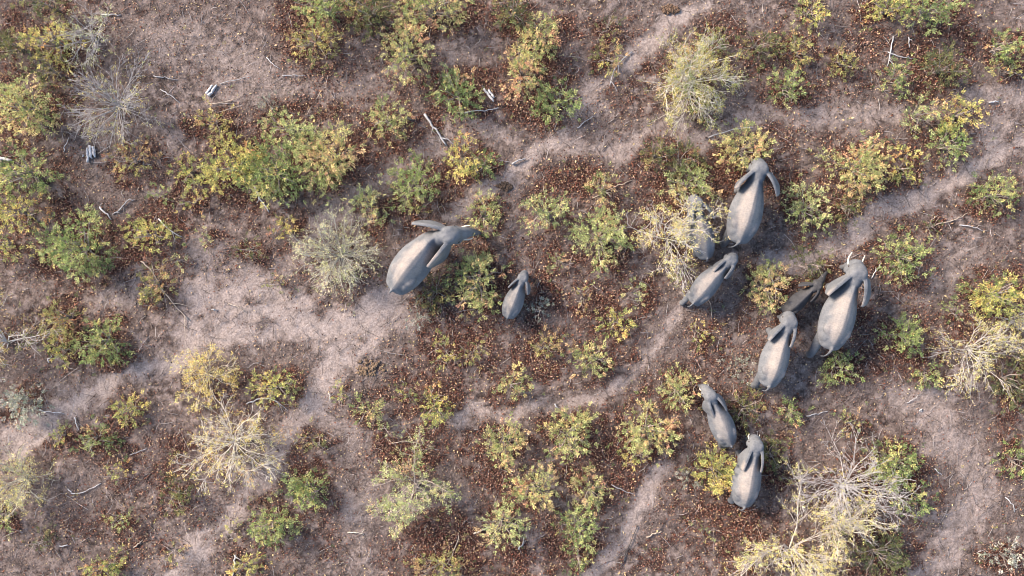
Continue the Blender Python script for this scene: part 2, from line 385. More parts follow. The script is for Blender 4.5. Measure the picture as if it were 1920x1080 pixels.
# ---- shrubs: x y rx ry height palette density | label
# palettes: g green, d dark olive, y yellow-green, o orange and green, p pale green, s sage grey, m mixed sparse
SHRUBS = """
85 6 42 20 1.5 d 1|dark olive shrub cut by the top edge, nearest the top left corner
95 78 48 38 1.8 y .8|yellow-green shrub beside the leaning dark log in the top left
28 88 34 28 1.5 d 1.1|dark olive shrub at the left edge above the broad rusty olive bush
42 205 74 58 2.2 o 1.1|broad rusty olive bush on the left edge beside the grey spiky tree
98 132 34 30 1.3 d .7|thin dark shrub between two grey leafless trees in the top left
45 325 58 46 1.9 g 1|full green bush on the left edge below the broad rusty olive bush
30 398 48 34 1.8 y .9|yellow-olive bush on the left edge, directly above a small yellowish one
6 455 22 26 1.4 y 1|small yellowish bush half cut by the left edge
400 228 30 30 .9 m .7|small rust-tinged shrub below the short pale log
505 192 12 12 .5 s 1.4|tiny grey-green weed alone on bare soil in the upper left
250 300 44 26 1.0 m .7|low straggly shrub right of the split white stump
355 320 42 26 1.2 y .7|thin yellowish shrub forming the left tip of the largest thicket
438 312 54 50 1.9 y 1.2|bright lemon-green bush on the left side of the largest thicket
516 322 62 64 2.1 g 1.2|fresh green bush in the middle of the largest thicket
612 290 66 70 2.0 o 1.1|orange-tinted bush on the right side of the largest thicket
545 242 52 28 1.6 p .9|pale green shrub along the top of the largest thicket
588 76 48 44 1.3 m .7|sparse tan shrub under the green bushes of the top edge
612 14 56 30 1.9 g 1.1|green bush at the top edge with a bare branch poking out
692 18 58 32 1.8 d 1.1|dark green bush at the top edge, second of the row there
808 16 84 38 1.6 o 1|wide olive and orange bush at the top edge, last of the row
765 98 42 56 1.7 o 1.1|tall oval pale orange-green bush standing alone below the top row
855 176 48 46 1.4 g .9|green shrub with rusty twigs left of the white bone-like log
725 224 32 36 1.3 o 1.1|small orange-green bush beside the charred fork
960 22 38 36 1.6 d 1|dark green bush at the top edge above the pair of orange-green ones
1008 72 38 44 1.5 o 1|upper of two touching orange-green bushes near the top centre
980 134 46 50 1.6 o 1.1|lower of two touching orange-green bushes near the top centre
1048 190 40 36 1.3 g 1.1|compact green bush at the bend of the upper path
1140 50 20 16 .7 d .8|very small dark green shrub on leaf litter beside the upper path
1138 106 30 28 .9 m .6|thin olive shrub under the bare fallen bough
865 292 24 54 1.5 y .9|slender yellow shrub beside the grey dead branch
775 345 46 50 1.5 g 1|green bush above the turned-head elephant, on red litter
906 308 24 28 1.1 g .8|small green shrub touching the slender yellow one on its right
692 386 32 44 1.4 p .8|pale green straggly bush above the spiky grey-green tree
1232 288 26 26 1.2 d .9|left half of a dark green pair left of the standing elephant
1278 302 34 34 1.2 d .9|right half of a dark green pair left of the standing elephant
1520 22 28 28 1.1 y .9|yellow-green shrub on dark litter at the top edge, right of centre
1668 14 46 26 1.6 y .9|yellow-green bush at the top edge joined to a greener one
1742 18 54 32 1.8 g 1|large green bush at the top edge in the upper right
1870 90 36 30 1.3 g .9|bright green spreading shrub in the top right corner area
1882 136 22 14 .8 y .7|small yellow sprig below the top right green shrub
1675 150 28 24 1.0 g 1|small round green shrub below the white forked sticks
1766 130 42 32 1.3 d 1|slanting olive shrub right of the white forked sticks
1580 118 24 26 .9 m .8|small orange-topped shrub with a dark hollow, upper right
1475 164 34 34 1.1 g .8|green and yellow shrub alone right of the big pale yellow tree
1496 92 36 28 .9 m .8|rust-brown thin shrub above the lone green and yellow one
1420 84 44 28 .9 d .6|dark thin shrub on litter to the upper right of the pale yellow tree
1350 78 30 22 .8 d .6|low dark sprigs touching the top of the pale yellow tree
1720 214 32 30 1.2 p .8|washed-out pale shrub with grey twigs, right of centre near the top
1796 214 34 32 1.3 y 1|upper yellow-green bush of the right hand pair above the path
1775 272 34 38 1.3 g 1|lower green bush of the right hand pair above the path
1606 312 72 48 1.7 o 1.2|large golden orange bush right of the standing elephant
1694 314 18 36 1.3 y 1|narrow yellow-green shrub at the right end of the golden orange bush
1392 282 54 44 1.5 o 1|orange-green bush in front of the standing elephant's head
1296 346 48 32 1.6 p 1|pale green bush over the head of the tree-covered elephant
1864 366 46 32 1.2 g .9|green shrub at the right edge just below the path
150 462 66 64 1.9 g 1.15|large round green bush with orange flecks on the left
282 442 44 32 1.3 y .8|yellow shrub beside a pale fallen stick on the left
302 366 26 14 .8 g .7|small green sprig row above the yellow shrub on the left
362 378 26 14 .8 y .6|small rusty yellow sprig left of the largest thicket's lower edge
390 447 15 13 .6 p .9|tiny pale green tuft alone on bare soil, left of centre
335 488 13 12 .6 p .8|tiny green tuft below the yellow shrub on the left
290 532 34 40 1.0 m .7|straggly olive shrub with bare sticks running out of it
540 428 24 26 .9 m .7|small sparse shrub left of the spiky grey-green tree
465 466 26 20 .8 d .6|dark low shrub with brown leaf heap, left of the spiky tree
524 532 20 14 .6 m .6|faint small shrub on the dusty strip below the spiky tree
120 596 38 34 1.5 m .9|olive leafy shrub beside the white-limbed tree on the left edge
194 638 36 42 1.5 g 1.3|dense fresh green oval bush on the left, by the lower path
116 656 28 20 1.0 y .9|small yellow-green shrub touching the dense green oval bush's left
515 724 40 28 1.1 y .9|yellow-green shrub right of the yellow autumn tree
1124 446 54 50 1.6 p 1.2|rounded pale green bush in the centre right, on red litter
1018 396 44 40 1.4 p .8|thin pale green bush right of the turned-head elephant's trunk
1130 352 30 30 1.2 o .8|small orange-green bush above the rounded pale green bush
905 404 30 36 1.3 o 1|green-orange bush being browsed by the turned-head elephant
895 530 48 66 1.6 o 1.15|tall golden green bush between the turned-head elephant and the small calf
815 546 28 36 1.1 d .9|dark green low bush under the turned-head elephant's flank
786 594 14 28 .7 s .7|sage grey sprigs below the dark green low bush
1012 582 12 26 .7 s .9|narrow sage grey plant beside the small calf
1043 488 14 15 .7 p 1.2|tiny pale green tuft up and right of the small calf
1155 602 26 24 .9 y .9|yellow-green small shrub on the red litter in the centre
1190 550 18 22 .8 p .7|thin pale sprigs beside the path in the centre right
1092 556 24 20 .7 m .4|scattered dry sprigs on red litter right of the small calf
835 660 18 28 .8 y .8|small yellow shrub at the left of the central litter patch
886 660 28 18 .8 m .6|thin rusty sprigs in the central litter patch
1025 652 26 24 .9 m .7|sparse green shrub below the small calf to its right
1108 672 44 28 1.1 o .9|wide gold and orange shrub below the central litter patch
1512 392 34 44 1.4 p 1|upright pale green bush right of the standing elephant
1586 388 22 26 1.1 d .9|small olive bush under the golden orange bush
1520 496 36 22 1.0 d .8|low dark green shrub above the dark calf
1438 540 40 52 1.4 o 1|orange bush with white dead twigs left of the dark calf
1694 482 48 48 1.3 g .85|spreading green shrub right of the big tusked walker
1745 426 11 20 .8 d .7|thin dark sprigs above the spreading green shrub on the right
1694 630 38 36 1.2 g 1.1|compact green bush right of the walking tusker's hips
1570 690 28 26 1.0 g 1.2|small vivid green bush behind the walking tusker's heels
1732 700 26 20 .9 g .9|small green shrub left of the white-limbed right hand tree
1786 582 14 22 .8 g .8|small green sprig left of the pale yellow right edge bush
1870 556 54 44 1.8 y 1.1|fluffy pale yellow bush near the right edge
1896 712 30 54 1.7 d 1|olive bush cut by the right edge below the white-limbed tree
1306 622 22 18 .7 y .6|small yellow sprigs left of the second walking elephant
1390 690 30 16 .7 s .6|greyish sprigs at the second walking elephant's left side
50 756 30 34 1.1 s 1.3|blue-grey wiry shrub near the left edge
238 770 28 22 .9 y 1|small orange-hearted green shrub on the lower left
117 816 14 18 .7 y 1|tiny upright yellow-green shrub on the lower left
176 822 34 26 .9 g .8|green shrub on brown litter, lower left
8 966 16 20 .9 g 1.1|small green shrub cut by the left edge near the bottom
226 882 18 15 .6 y .8|tiny yellow-green shrub left of the big bleached tree
224 970 24 18 .7 g .8|small green sprigs on dark litter, lower left
76 1016 22 18 .7 d .8|dark little shrub near the bottom left corner
197 1064 36 22 1.0 y 1.1|yellow-green bush at the bottom edge on the left
325 1034 20 16 .7 m .7|small faded shrub at the bottom left, beside the sandy rut
576 912 34 40 1.3 g 1.3|upper of two dense green bushes on the lower slope
508 984 36 38 1.3 g 1.3|lower of two dense green bushes on the lower slope
330 926 22 34 1.0 d .8|dark shrub at the lower left foot of the big bleached tree
582 824 30 22 .8 m .6|thin shrub beside the steep dusty track
440 990 14 12 .6 y .8|tiny green tuft left of the two dense green bushes
458 1064 30 20 .9 y .8|yellow shrub at the bottom edge by a white upright stick
638 738 13 18 .7 y .8|tiny yellow shrub on the edge of the big dusty clearing
688 770 28 24 .9 o .8|small orange shrub left of the lower litter bed
762 742 15 22 .8 y .8|small yellow column shrub in the lower litter bed, left one
816 756 28 38 1.0 y .8|taller yellow-green shrub in the lower litter bed, right one
958 722 30 26 1.0 o .9|orange-yellow shrub just above the lower cross path
945 824 42 40 1.3 o 1.05|round orange-green bush below the cross path, left of a twin
1070 812 50 50 1.3 o .95|ragged orange-green bush below the cross path, right of its twin
1214 806 54 54 1.4 o .95|wide orange-green bush left of the young elephant pair
1272 734 34 38 1.4 o 1|golden bush at the upper young elephant's mouth
1190 856 26 18 .8 y .8|small yellow-green shrub at the foot of the wide orange bush
1000 914 42 48 1.5 o 1.1|apricot and green bush low in the centre
940 980 46 44 1.5 p .8|pale green bush with peeling white branches, bottom centre
1106 922 34 40 1.4 o .9|upper orange-yellow half of the double bush at bottom centre
1084 986 38 38 1.4 g 1|lower dark green half of the double bush at bottom centre
1085 1044 22 24 .9 g .9|small green shrub at the bottom edge under the double bush
830 1060 52 28 1.1 m .8|mixed olive shrub at the bottom edge on dark litter
726 800 13 16 .6 p .6|tiny pale sprigs by the cross path on its left end
1340 884 36 44 1.4 y 1.35|bright lime green bush left of the lowest elephant
1396 768 32 34 1.0 d .7|dim olive shrub right of the upper young elephant
1480 770 24 22 .9 g .9|small green shrub alone right of the young elephants
1590 792 20 18 .8 g .9|small green shrub above the bare white tree
1448 852 26 34 1.1 d 1|olive shrub behind the lowest elephant's right ear
1678 868 46 48 1.6 g 1.2|lush green bush right of the bare white tree
1706 930 36 24 1.1 g .9|small green bush under the bare white tree's long limb
1648 1040 58 42 1.5 d .8|dark green bush at the bottom edge in the lower right
1906 866 26 32 1.1 g .8|green shrub cut by the right edge, lower right
1884 1042 36 28 .9 s .5|dry wispy grey-yellow shrub in the bottom right corner
1288 890 14 18 .7 s .8|silvery small plant left of the lime green bush
1322 996 13 12 .6 g .7|tiny green sprig below the lowest elephant, left side
"""
shrubs = []
for ln in SHRUBS.strip().splitlines():
    a, lab = ln.split('|')
    f = a.split()
    shrubs.append((float(f[0]), float(f[1]), float(f[2]), float(f[3]), float(f[4]), f[5], float(f[6]), lab))


def seg_dist(x, y, pts):
    dmin = np.full(x.shape, 1e9)
    for (ax, ay), (bx, by) in zip(pts[:-1], pts[1:]):
        vx, vy = bx - ax, by - ay
        t = np.clip(((x - ax) * vx + (y - ay) * vy) / (vx * vx + vy * vy), 0, 1)
        dmin = np.minimum(dmin, np.hypot(x - ax - t * vx, y - ay - t * vy))
    return dmin


def cover(x, y):
    """litter and path amounts at ground points (metres)"""
    wx = (fbm(x, y, 2.2, 3.0) - 0.5) * 1.9; wy = (fbm(x, y, 2.2, 9.0) - 0.5) * 1.9
    px = 960 + (x + wx) * PPM; py = 540 - (y + wy) * PPM
    path = np.zeros(x.shape)
    edge = fbm(x, y, .8, 61.0, 4)
    for pts, hw, s in PATHS:
        dd = seg_dist(px, py, pts)
        e = np.clip((1.28 - dd / hw + (edge - .5) * 1.7) / 1.15, 0, 1)
        path = np.maximum(path, s * e * e * (3 - 2 * e))
    lit = np.zeros(x.shape)
    for (cx, cy, rx, ry, s) in LITTER:
        e = ((px - cx) / rx) ** 2 + ((py - cy) / ry) ** 2
        lit = np.maximum(lit, s * np.clip(1.35 - e, 0, 1))
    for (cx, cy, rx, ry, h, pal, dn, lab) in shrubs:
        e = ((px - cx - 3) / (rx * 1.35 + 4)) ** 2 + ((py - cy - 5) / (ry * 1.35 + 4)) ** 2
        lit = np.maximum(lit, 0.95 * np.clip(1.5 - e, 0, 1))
    nz = fbm(x, y, 1.3, 21.0, 3) * .62 + vnoise(x, y, .23, 33.0) * .38
    outside = np.clip(np.maximum(np.abs(x) - 25.5, np.abs(y) - 14.5) / 2, 0, 1)
    lit = lit * (1 - outside) + outside * np.clip((fbm(x, y, 5, 2.2) - 0.45) * 5, 0, 1) * 0.8
    lit = np.clip(lit * 0.90 + (nz - 0.55) * 3.0 * np.clip(lit + .25, 0, 1), 0, 1)
    lit = lit * (1 - 0.85 * np.clip(path * 1.15, 0, 1))
    return lit, path


# ------------------------------------------------------------------ ground
def axis(half, step, far):
    a = list(np.arange(0, half, step)); s = step
    while a[-1] < far:
        s *= 1.35; a.append(a[-1] + s)
    a = np.array(a)
    return np.concatenate([-a[:0:-1], a])

def ground_z(x, y):
    return (fbm(x, y, 6.0, 40.0, 3) - 0.5) * 0.16 + (fbm(x, y, 0.9, 50.0, 3) - 0.5) * 0.07

gx = axis(29, 0.1, 900); gy = axis(18, 0.1, 900)
X, Y = np.meshgrid(gx, gy)
lit, pth = cover(X.ravel(), Y.ravel())
Z = ground_z(X.ravel(), Y.ravel()) - pth * 0.04
nx, ny = len(gx), len(gy)
idx = np.arange(nx * ny).reshape(ny, nx)
q = np.stack([idx[:-1, :-1], idx[:-1, 1:], idx[1:, 1:], idx[1:, :-1]], -1).reshape(-1, 4)
me = quads_mesh("ground", np.stack([X.ravel(), Y.ravel(), Z], 1), q, None, True)
ca = me.attributes.new("cover", 'FLOAT_COLOR', 'POINT')
cc = np.zeros((nx * ny, 4), dtype=np.float32); cc[:, 0] = np.clip(lit * .97, 0, .92); cc[:, 1] = pth; cc[:, 3] = 1
ca.data.foreach_set("color", cc.ravel())
ground = tag(link("ground", me, soil_material()), kind='structure')

# fallen leaves, far too many to count
def scatter(n, want, seed):
    g = np.random.default_rng(seed)
    x = g.uniform(-28.5, 28.5, n); y = g.uniform(-17, 17, n)
    l_, p_ = cover(x, y)
    keep = g.random(n) < want(l_, p_)
    return x[keep], y[keep], g

lx, ly, g = scatter(1050000, lambda l_, p_: np.clip(l_ * 0.76 + 0.07 * (1 - p_), 0, 1), 5)
n = len(lx)
az = g.uniform(0, 2 * math.pi, n)
dd = np.stack([np.cos(az), np.sin(az), g.normal(0, 0.55, n)], 1)
nn = unit(np.stack([g.normal(0, .7, n), g.normal(0, .7, n), np.ones(n)], 1))
lp = np.stack([lx, ly, ground_z(lx, ly) + g.uniform(0.005, 0.06, n)], 1)
v, q = leaf_quads(lp, dd, nn, np.clip(g.gamma(5, .0165, n), .03, .19), np.clip(g.gamma(5, .0095, n), .02, .10))
pal = np.array([(.095, .034, .022), (.175, .066, .042), (.030, .015, .012), (.26, .150, .110), (.42, .28, .17), (.52, .40, .21), (.36, .225, .17)])
pi = g.choice(len(pal), n, p=[.25, .25, .15, .16, .07, .04, .08])
sel = g.random(n) < np.where(cover(lx, ly)[0] < 0.25, 0.25, 0.0)
pi[sel] = g.choice([4, 5, 3], sel.sum())
lc = pal[pi] * g.uniform(.75, 1.3, (n, 1))
tag(link("leaf_litter", quads_mesh("leaf_litter", v, q, lc), M_LITTER), 'red-brown and tan fallen leaves lying over the dusty soil', 'leaf litter', None, 'stuff')

# broken twigs and dry stalks
tx, ty, g = scatter(30000, lambda l_, p_: np.clip(0.55 - 0.25 * p_ + l_ * .1, 0, 1), 8)
T = Tubes(3)
for x, y in zip(tx, ty):
    L = g.gamma(2.0, 0.17) + 0.12
    a = g.uniform(0, 6.283); b2 = a + g.normal(0, .35)
    z = float(ground_z(np.array([x]), np.array([y]))[0]) + .02
    p0 = np.array([x, y, z]); p1 = p0 + [math.cos(a) * L * .5, math.sin(a) * L * .5, g.uniform(0, .06)]
    p2 = p1 + [math.cos(b2) * L * .5, math.sin(b2) * L * .5, g.uniform(-.05, .03)]
    k = g.random()
    c = (np.array([.055, .04, .036]) if k < .55 else np.array([.20, .16, .145]) if k < .86 else np.array([.42, .38, .37])) * g.uniform(.7, 1.3)
    T.add([p0, p1, p2], [.008, .010, .004], c)
tag(T.build("twigs", M_BARK), 'thin dry twigs scattered over the soil', 'twigs', None, 'stuff')


# ------------------------------------------------------------------ foliage
PAL = {
    'g': [((.130, .185, .052), .36), ((.225, .270, .095), .34), ((.065, .100, .026), .20), ((.33, .32, .110), .10), ((.34, .24, .11), .02)],
    'd': [((.085, .105, .028), .38), ((.150, .160, .045), .26), ((.050, .066, .020), .24), ((.22, .19, .060), .08), ((.20, .12, .05), .03)],
    'y': [((.290, .290, .080), .36), ((.200, .230, .065), .28), ((.40, .35, .105), .20), ((.11, .15, .038), .12), ((.36, .22, .08), .04)],
    'o': [((.250, .275, .105), .34), ((.38, .290, .140), .20), ((.150, .190, .060), .24), ((.37, .34, .135), .18), ((.34, .20, .11), .04)],
    'p': [((.270, .310, .130), .40), ((.200, .245, .085), .26), ((.36, .36, .150), .18), ((.12, .16, .050), .10), ((.36, .26, .13), .06)],
    's': [((.190, .220, .165), .45), ((.130, .155, .120), .30), ((.28, .30, .24), .25)],
    'm': [((.180, .190, .060), .34), ((.28, .20, .085), .26), ((.30, .28, .085), .20), ((.10, .11, .032), .14), ((.20, .10, .055), .06)],
    'w': [((.42, .38, .13), .45), ((.34, .34, .12), .25), ((.50, .42, .17), .20), ((.22, .25, .08), .10)],
    'a': [((.46, .37, .10), .50), ((.52, .44, .16), .25), ((.36, .34, .09), .15), ((.40, .26, .09), .10)],
    'l': [((.36, .38, .20), .45), ((.28, .32, .15), .30), ((.42, .41, .24), .25)],
}


def sprays(c, axis, cols, g, m=14, size=0.42, leaf=0.15):
    """leafy shoots: N shoots at c along axis, m leaves each"""
    N = len(c)
    axis = unit(axis)
    side = unit(np.cross(axis, np.array([0, 0, 1.0]) + g.normal(0, .35, (N, 3))))
    up = np.cross(side, axis)
    t = (np.arange(m) + 0.5) / m
    s = np.where(np.arange(m) % 2 == 0, 1.0, -1.0)
    L = size * g.uniform(.6, 1.25, (N, 1, 1))
    p = c[:, None, :] + axis[:, None, :] * t[None, :, None] * L
    p[..., 2] -= (t ** 2)[None, :] * 0.08
    spread = g.uniform(.4, 1.5, (N, m, 1))
    d = axis[:, None, :] * (0.55 + 0.5 * t[None, :, None]) + side[:, None, :] * s[None, :, None] * spread + up[:, None, :] * g.normal(.15, .55, (N, m, 1))
    nrm = up[:, None, :] + g.normal(0, .40, (N, m, 3))
    cc_ = cols[:, None, :] * g.uniform(.72, 1.28, (N, m, 1)) * (1 + g.normal(0, .06, (N, m, 3)))
    ll = leaf * g.uniform(.7, 1.25, N * m)
    v_, q_ = leaf_quads(p.reshape(-1, 3), d.reshape(-1, 3), nrm.reshape(-1, 3), ll, ll * g.uniform(.24, .38, N * m))
    return v_, q_, np.clip(cc_.reshape(-1, 3), .01, .9)


def pick(pal, n, g):
    cs = np.array([c for c, _ in PAL[pal]]); p = np.array([k for _, k in PAL[pal]])
    return cs[g.choice(len(cs), n, p=p / p.sum())] * np.array([1.10, 1.0, 1.02]) * (1.2 if pal == 'd' else 1.62) + .03


def build_shrub(i, px, py, rx, ry, h, pal, dens, label):
    g = np.random.default_rng(1000 + i)
    c = W(px, py, h * .45); c[2] = 0
    k = (CAM_H - h * .45) / CAM_H / PPM
    rx *= k; ry *= k
    base = c.copy(); base[2] = ground_z(c[:1], c[1:2])[0]
    cat = 'weed' if rx < .45 and pal in 'sp' else 'shrub'
    root = empty('weed' if cat == 'weed' else 'shrub', base)
    tag(root, label, cat, 'shrubs and low plants scattered over the soil')
    area = math.pi * rx * ry
    nclump = int(np.clip(4 + area * 2.2, 4, 16))
    # limbs reach from the foot to clumps of shoots
    th = np.arange(nclump) * 2.4 + g.uniform(0, 6.28) + g.normal(0, .35, nclump)
    rr = np.sqrt((np.arange(nclump) + .4) / nclump) * g.uniform(.72, 1.05, nclump)
    cl = np.stack([np.cos(th) * rr * rx * .88, np.sin(th) * rr * ry * .88, h * (0.98 - .50 * rr ** 2) * g.uniform(.62, 1.08, nclump)], 1)
    wgt = g.uniform(.5, 1.5, nclump); wgt /= wgt.sum()
    nsp = int(max(8, area * 46 * dens))
    ci = g.choice(nclump, nsp, p=wgt)
    spread = .30 * math.sqrt(area / nclump / math.pi) * 2 + .07
    pos = cl[ci] + g.normal(0, 1, (nsp, 3)) * [spread, spread, .20 * h]
    low = g.random(nsp) < .22
    pos[low, 2] *= .45
    pos[:, 2] = np.clip(pos[:, 2], .08, h * 1.15)
    out = pos - np.array([0, 0, h * .15])
    ax = unit(out) + (pos - cl[ci]) * 1.2 + g.normal(0, .55, (nsp, 3)) + [0, 0, .15]
    clump_col = pick(pal, nclump, g)
    cols = np.where(g.random((nsp, 1)) < .62, clump_col[ci], pick(pal, nsp, g))
    v_, q_, c_ = sprays(pos, ax, cols, g, 11, .27 if h > .8 else .22, .125 if h > .8 else .10)
    link("foliage", quads_mesh("foliage", v_, q_, c_), M_LEAF, root)
    T = Tubes(4)
    for j in range(nclump):
        e = cl[j]
        m1 = e * [.35, .35, .5] + g.normal(0, .06, 3)
        bc = np.array([.30, .25, .22]) * g.uniform(.6, 1.35)
        T.add([[g.normal(0, .04), g.normal(0, .04), -.05], m1, e], [.028 * h, .020 * h, .007], bc)
        for _ in range(2):
            f = g.uniform(.4, .9); s0 = m1 * (1 - f) + e * f
            T.add([s0, s0 + unit(e) * .22 + g.normal(0, .13, 3), s0 + unit(e) * .42 + g.normal(0, .2, 3)], [.012, .008, .003], bc * 1.15)
    T.build("branches", M_BARK, root)
    return root


for i, s in enumerate(shrubs):
    build_shrub(i, *s)


# seedlings and stray sprigs in the litter, too many to count
sx, sy, g = scatter(14000, lambda l_, p_: np.clip(l_ * .30 + .04, 0, 1) * (1 - .9 * p_), 77)
clump = vnoise(sx, sy, 1.1, 70.0) > .45
sx, sy = sx[clump], sy[clump]; n = len(sx)
sv_, sq_, sc_ = sprays(np.stack([sx, sy, ground_z(sx, sy) + g.uniform(.03, .25, n)], 1), np.stack([g.normal(0, 1, n), g.normal(0, 1, n), g.uniform(.1, .8, n)], 1),
                       np.where(g.random((n, 1)) < .6, pick('g', n, g), pick('m', n, g)) * .75, g, 8, .26, .095)
tag(link("seedlings", quads_mesh("seedlings", sv_, sq_, sc_), M_LEAF), 'tiny green sprigs growing through the fallen leaves', 'ground cover', None, 'stuff')


# ------------------------------------------------------------------ trees
def build_tree(seed, px, py, Rpx, h, nstem, lpal, leaves, bark, rad, label, wispy=False, az=(0, 360), name='tree', lean=(0, 0), levels=2, leaf=.12, tip=None):
    """px,py is where the stems leave the ground; Rpx the reach of the crown in the photo"""
    g = np.random.default_rng(seed)
    base = W(px, py); base[2] = ground_z(base[:1], base[1:2])[0]
    root = empty(name, base)
    tag(root, label, 'tree', 'pale thin-branched trees among the shrubs')
    T = Tubes(5)
    Rm = Rpx / PPM * .93
    bark = np.array(bark)
    pts_leaf, dir_leaf = [], []

    def limb(p0, d0, L, r, lev, curl):
        k = 7 if lev == 0 else 5
        P = [p0]; d_ = d0.copy()
        for s_ in range(k - 1):
            d_ = unit(d_ + g.normal(0, curl, 3) + np.array([0, 0, -.06 if lev == 0 else -.02]))
            P.append(P[-1] + d_ * L / (k - 1))
        P = np.array(P)
        P[:, 2] = np.maximum(P[:, 2], .04 - base[2] * 0)
        T.add(P, np.linspace(r, max(r * .25, .006), k), np.clip(bark * g.uniform(.75, 1.2), 0, .9), 5 if lev == 0 else 3)
        if lev < levels:
            nb = int(L * (3.2 if lev == 0 else 3.8)) + (1 if lev == 0 else 1)
            for _ in range(nb):
                f = g.uniform(.28 if lev == 0 else .2, .98)
                q_ = f * (k - 1); i0 = min(int(q_), k - 2); p = P[i0] + (P[i0 + 1] - P[i0]) * (q_ - i0)
                dd_ = unit(P[i0 + 1] - P[i0])
                sd = unit(np.cross(dd_, g.normal(0, 1, 3)))
                nd = unit(dd_ * g.uniform(.7, 1.1) + sd * g.uniform(.45, .9) + [0, 0, .05])
                limb(p, nd, L * g.uniform(.22, .46) * (1.15 - .4 * f), max(r * .42, .006), lev + 1, curl * 1.2)
        if lev >= 1 or levels == 0 or (wispy and lev >= 1):
            for f in g.uniform(.35, 1, 3):
                i0 = min(int(f * (k - 1)), k - 2)
                pts_leaf.append(P[i0] + (P[i0 + 1] - P[i0]) * g.random()); dir_leaf.append(unit(P[i0 + 1] - P[i0]))

    a0, a1 = R(az[0]), R(az[1])
    for j in range(nstem):
        a = a0 + (a1 - a0) * (j + g.normal(.5, 1.0)) / nstem
        reach = Rm * (g.uniform(.25, .7) if g.random() < .45 else g.uniform(.7, 1.08))
        if wispy: reach = Rm * math.sqrt(g.uniform(.12, 1.1))
        z = h * g.uniform(.55, 1.0) * (1.15 - .45 * reach / Rm)
        end = np.array([math.cos(a) * reach + lean[0], math.sin(a) * reach + lean[1], z])
        st = np.array([math.cos(a), math.sin(a), 0]) * g.uniform(0, .16) + [0, 0, -.08]
        d_ = unit(end - st)
        d0 = unit(d_ + [0, 0, .25 if not wispy else .08])
        limb(st, d0, np.linalg.norm(end - st), rad * g.uniform(.4, 1.05), 0, .09 if wispy else .19)
    T.build("trunk", M_BARK, root)
    pl = np.array(pts_leaf); dl = np.array(dir_leaf)
    ns = int(leaves)
    if ns and len(pl):
        ii = g.integers(0, len(pl), ns)
        c = pl[ii] + g.normal(0, .07, (ns, 3)); c[:, 2] = np.maximum(c[:, 2], .1)
        axd = dl[ii] + g.normal(0, .5, (ns, 3))
        # neighbouring shoots share a hue
        hue = pick(lpal, 40, g)
        hk = (np.floor(c[:, 0] * 1.3 + 50) * 7 + np.floor(c[:, 1] * 1.3 + 50) * 13).astype(int) % 40
        cols = np.where(g.random((ns, 1)) < .55, hue[hk], pick(lpal, ns, g))
        v_, q_, c_ = sprays(c, axd, cols, g, 5, .24, leaf * .85)
        link("crown", quads_mesh("crown", v_, q_, c_), M_LEAF, root)
    return root


WHITE = (.57, .52, .49); GREY = (.40, .37, .36); CREAM = (.58, .51, .42)
build_tree(1, 640, 478, 72, 2.6, 60, 'l', 800, (.42, .40, .35), .022, 'spiky grey-green tree of fine radiating stems beside the turned-head elephant', True, leaf=.10, levels=1)
build_tree(2, 222, 200, 84, 2.6, 34, 'w', 220, GREY, .028, 'grey spiky tree with thin bare stems fanning out, upper left', True, leaf=.10)
build_tree(3, 178, 72, 58, 2.6, 16, 'l', 200, GREY, .03, 'smaller grey leafless-looking tree above the spiky one, top left corner', leaf=.10)
build_tree(4, 1290, 155, 86, 3.0, 40, 'y', 1700, (.60, .55, .48), .028, 'big pale yellow feathery tree at the top right of centre', False, leaf=.10)
build_tree(5, 1250, 448, 100, 3.5, 18, 'w', 640, WHITE, .030, 'yellow-leaved white-branched tree spreading over a half hidden elephant', False, leaf=.12)
build_tree(6, 440, 828, 98, 2.8, 24, 'a', 620, (.68, .61, .53), .030, 'big bleached tree with cream limbs and yellow leaves, lower left', False, leaf=.10)
build_tree(7, 392, 700, 70, 1.6, 18, 'a', 560, (.58, .51, .42), .022, 'yellow autumn tree above the big bleached one', False, leaf=.10)
build_tree(8, 1584, 908, 118, 2.6, 34, 'w', 150, (.52, .48, .47), .026, 'bare white tree with twisting limbs below the elephants, lower right', False)
build_tree(9, 1560, 978, 70, 3.0, 14, 'w', 200, CREAM, .035, 'small cream-stemmed tree touching the bare white tree from below', False)
build_tree(10, 1480, 1028, 150, 3.4, 18, 'w', 1000, (.52, .46, .41), .036, 'sparse yellow-leaved tree with long pale boughs at the bottom edge', False, leaf=.13)
build_tree(11, 1812, 655, 98, 2.5, 18, 'w', 560, (.50, .46, .43), .028, 'white-limbed tree with pale yellow leaves near the right edge', False, leaf=.10)
build_tree(45, 14, 640, 112, 3.4, 13, 'm', 600, WHITE, .036, 'white-limbed tree with olive leaves cut by the left edge', False)
build_tree(33, 778, 905, 84, 2.6, 13, 'p', 620, (.46, .38, .33), .04, 'open pale green tree with reddish bare limbs, bottom left of centre', False, leaf=.15)
build_tree(14, 50, 898, 58, 2.2, 26, 'w', 420, (.45, .42, .34), .024, 'wispy grey-yellow tree near the bottom left edge', True, leaf=.10)
build_tree(15, 1890, 600, 40, 2.4, 10, 'w', 200, GREY, .025, 'small grey-twigged tree at the right edge behind the fluffy yellow bush', False)


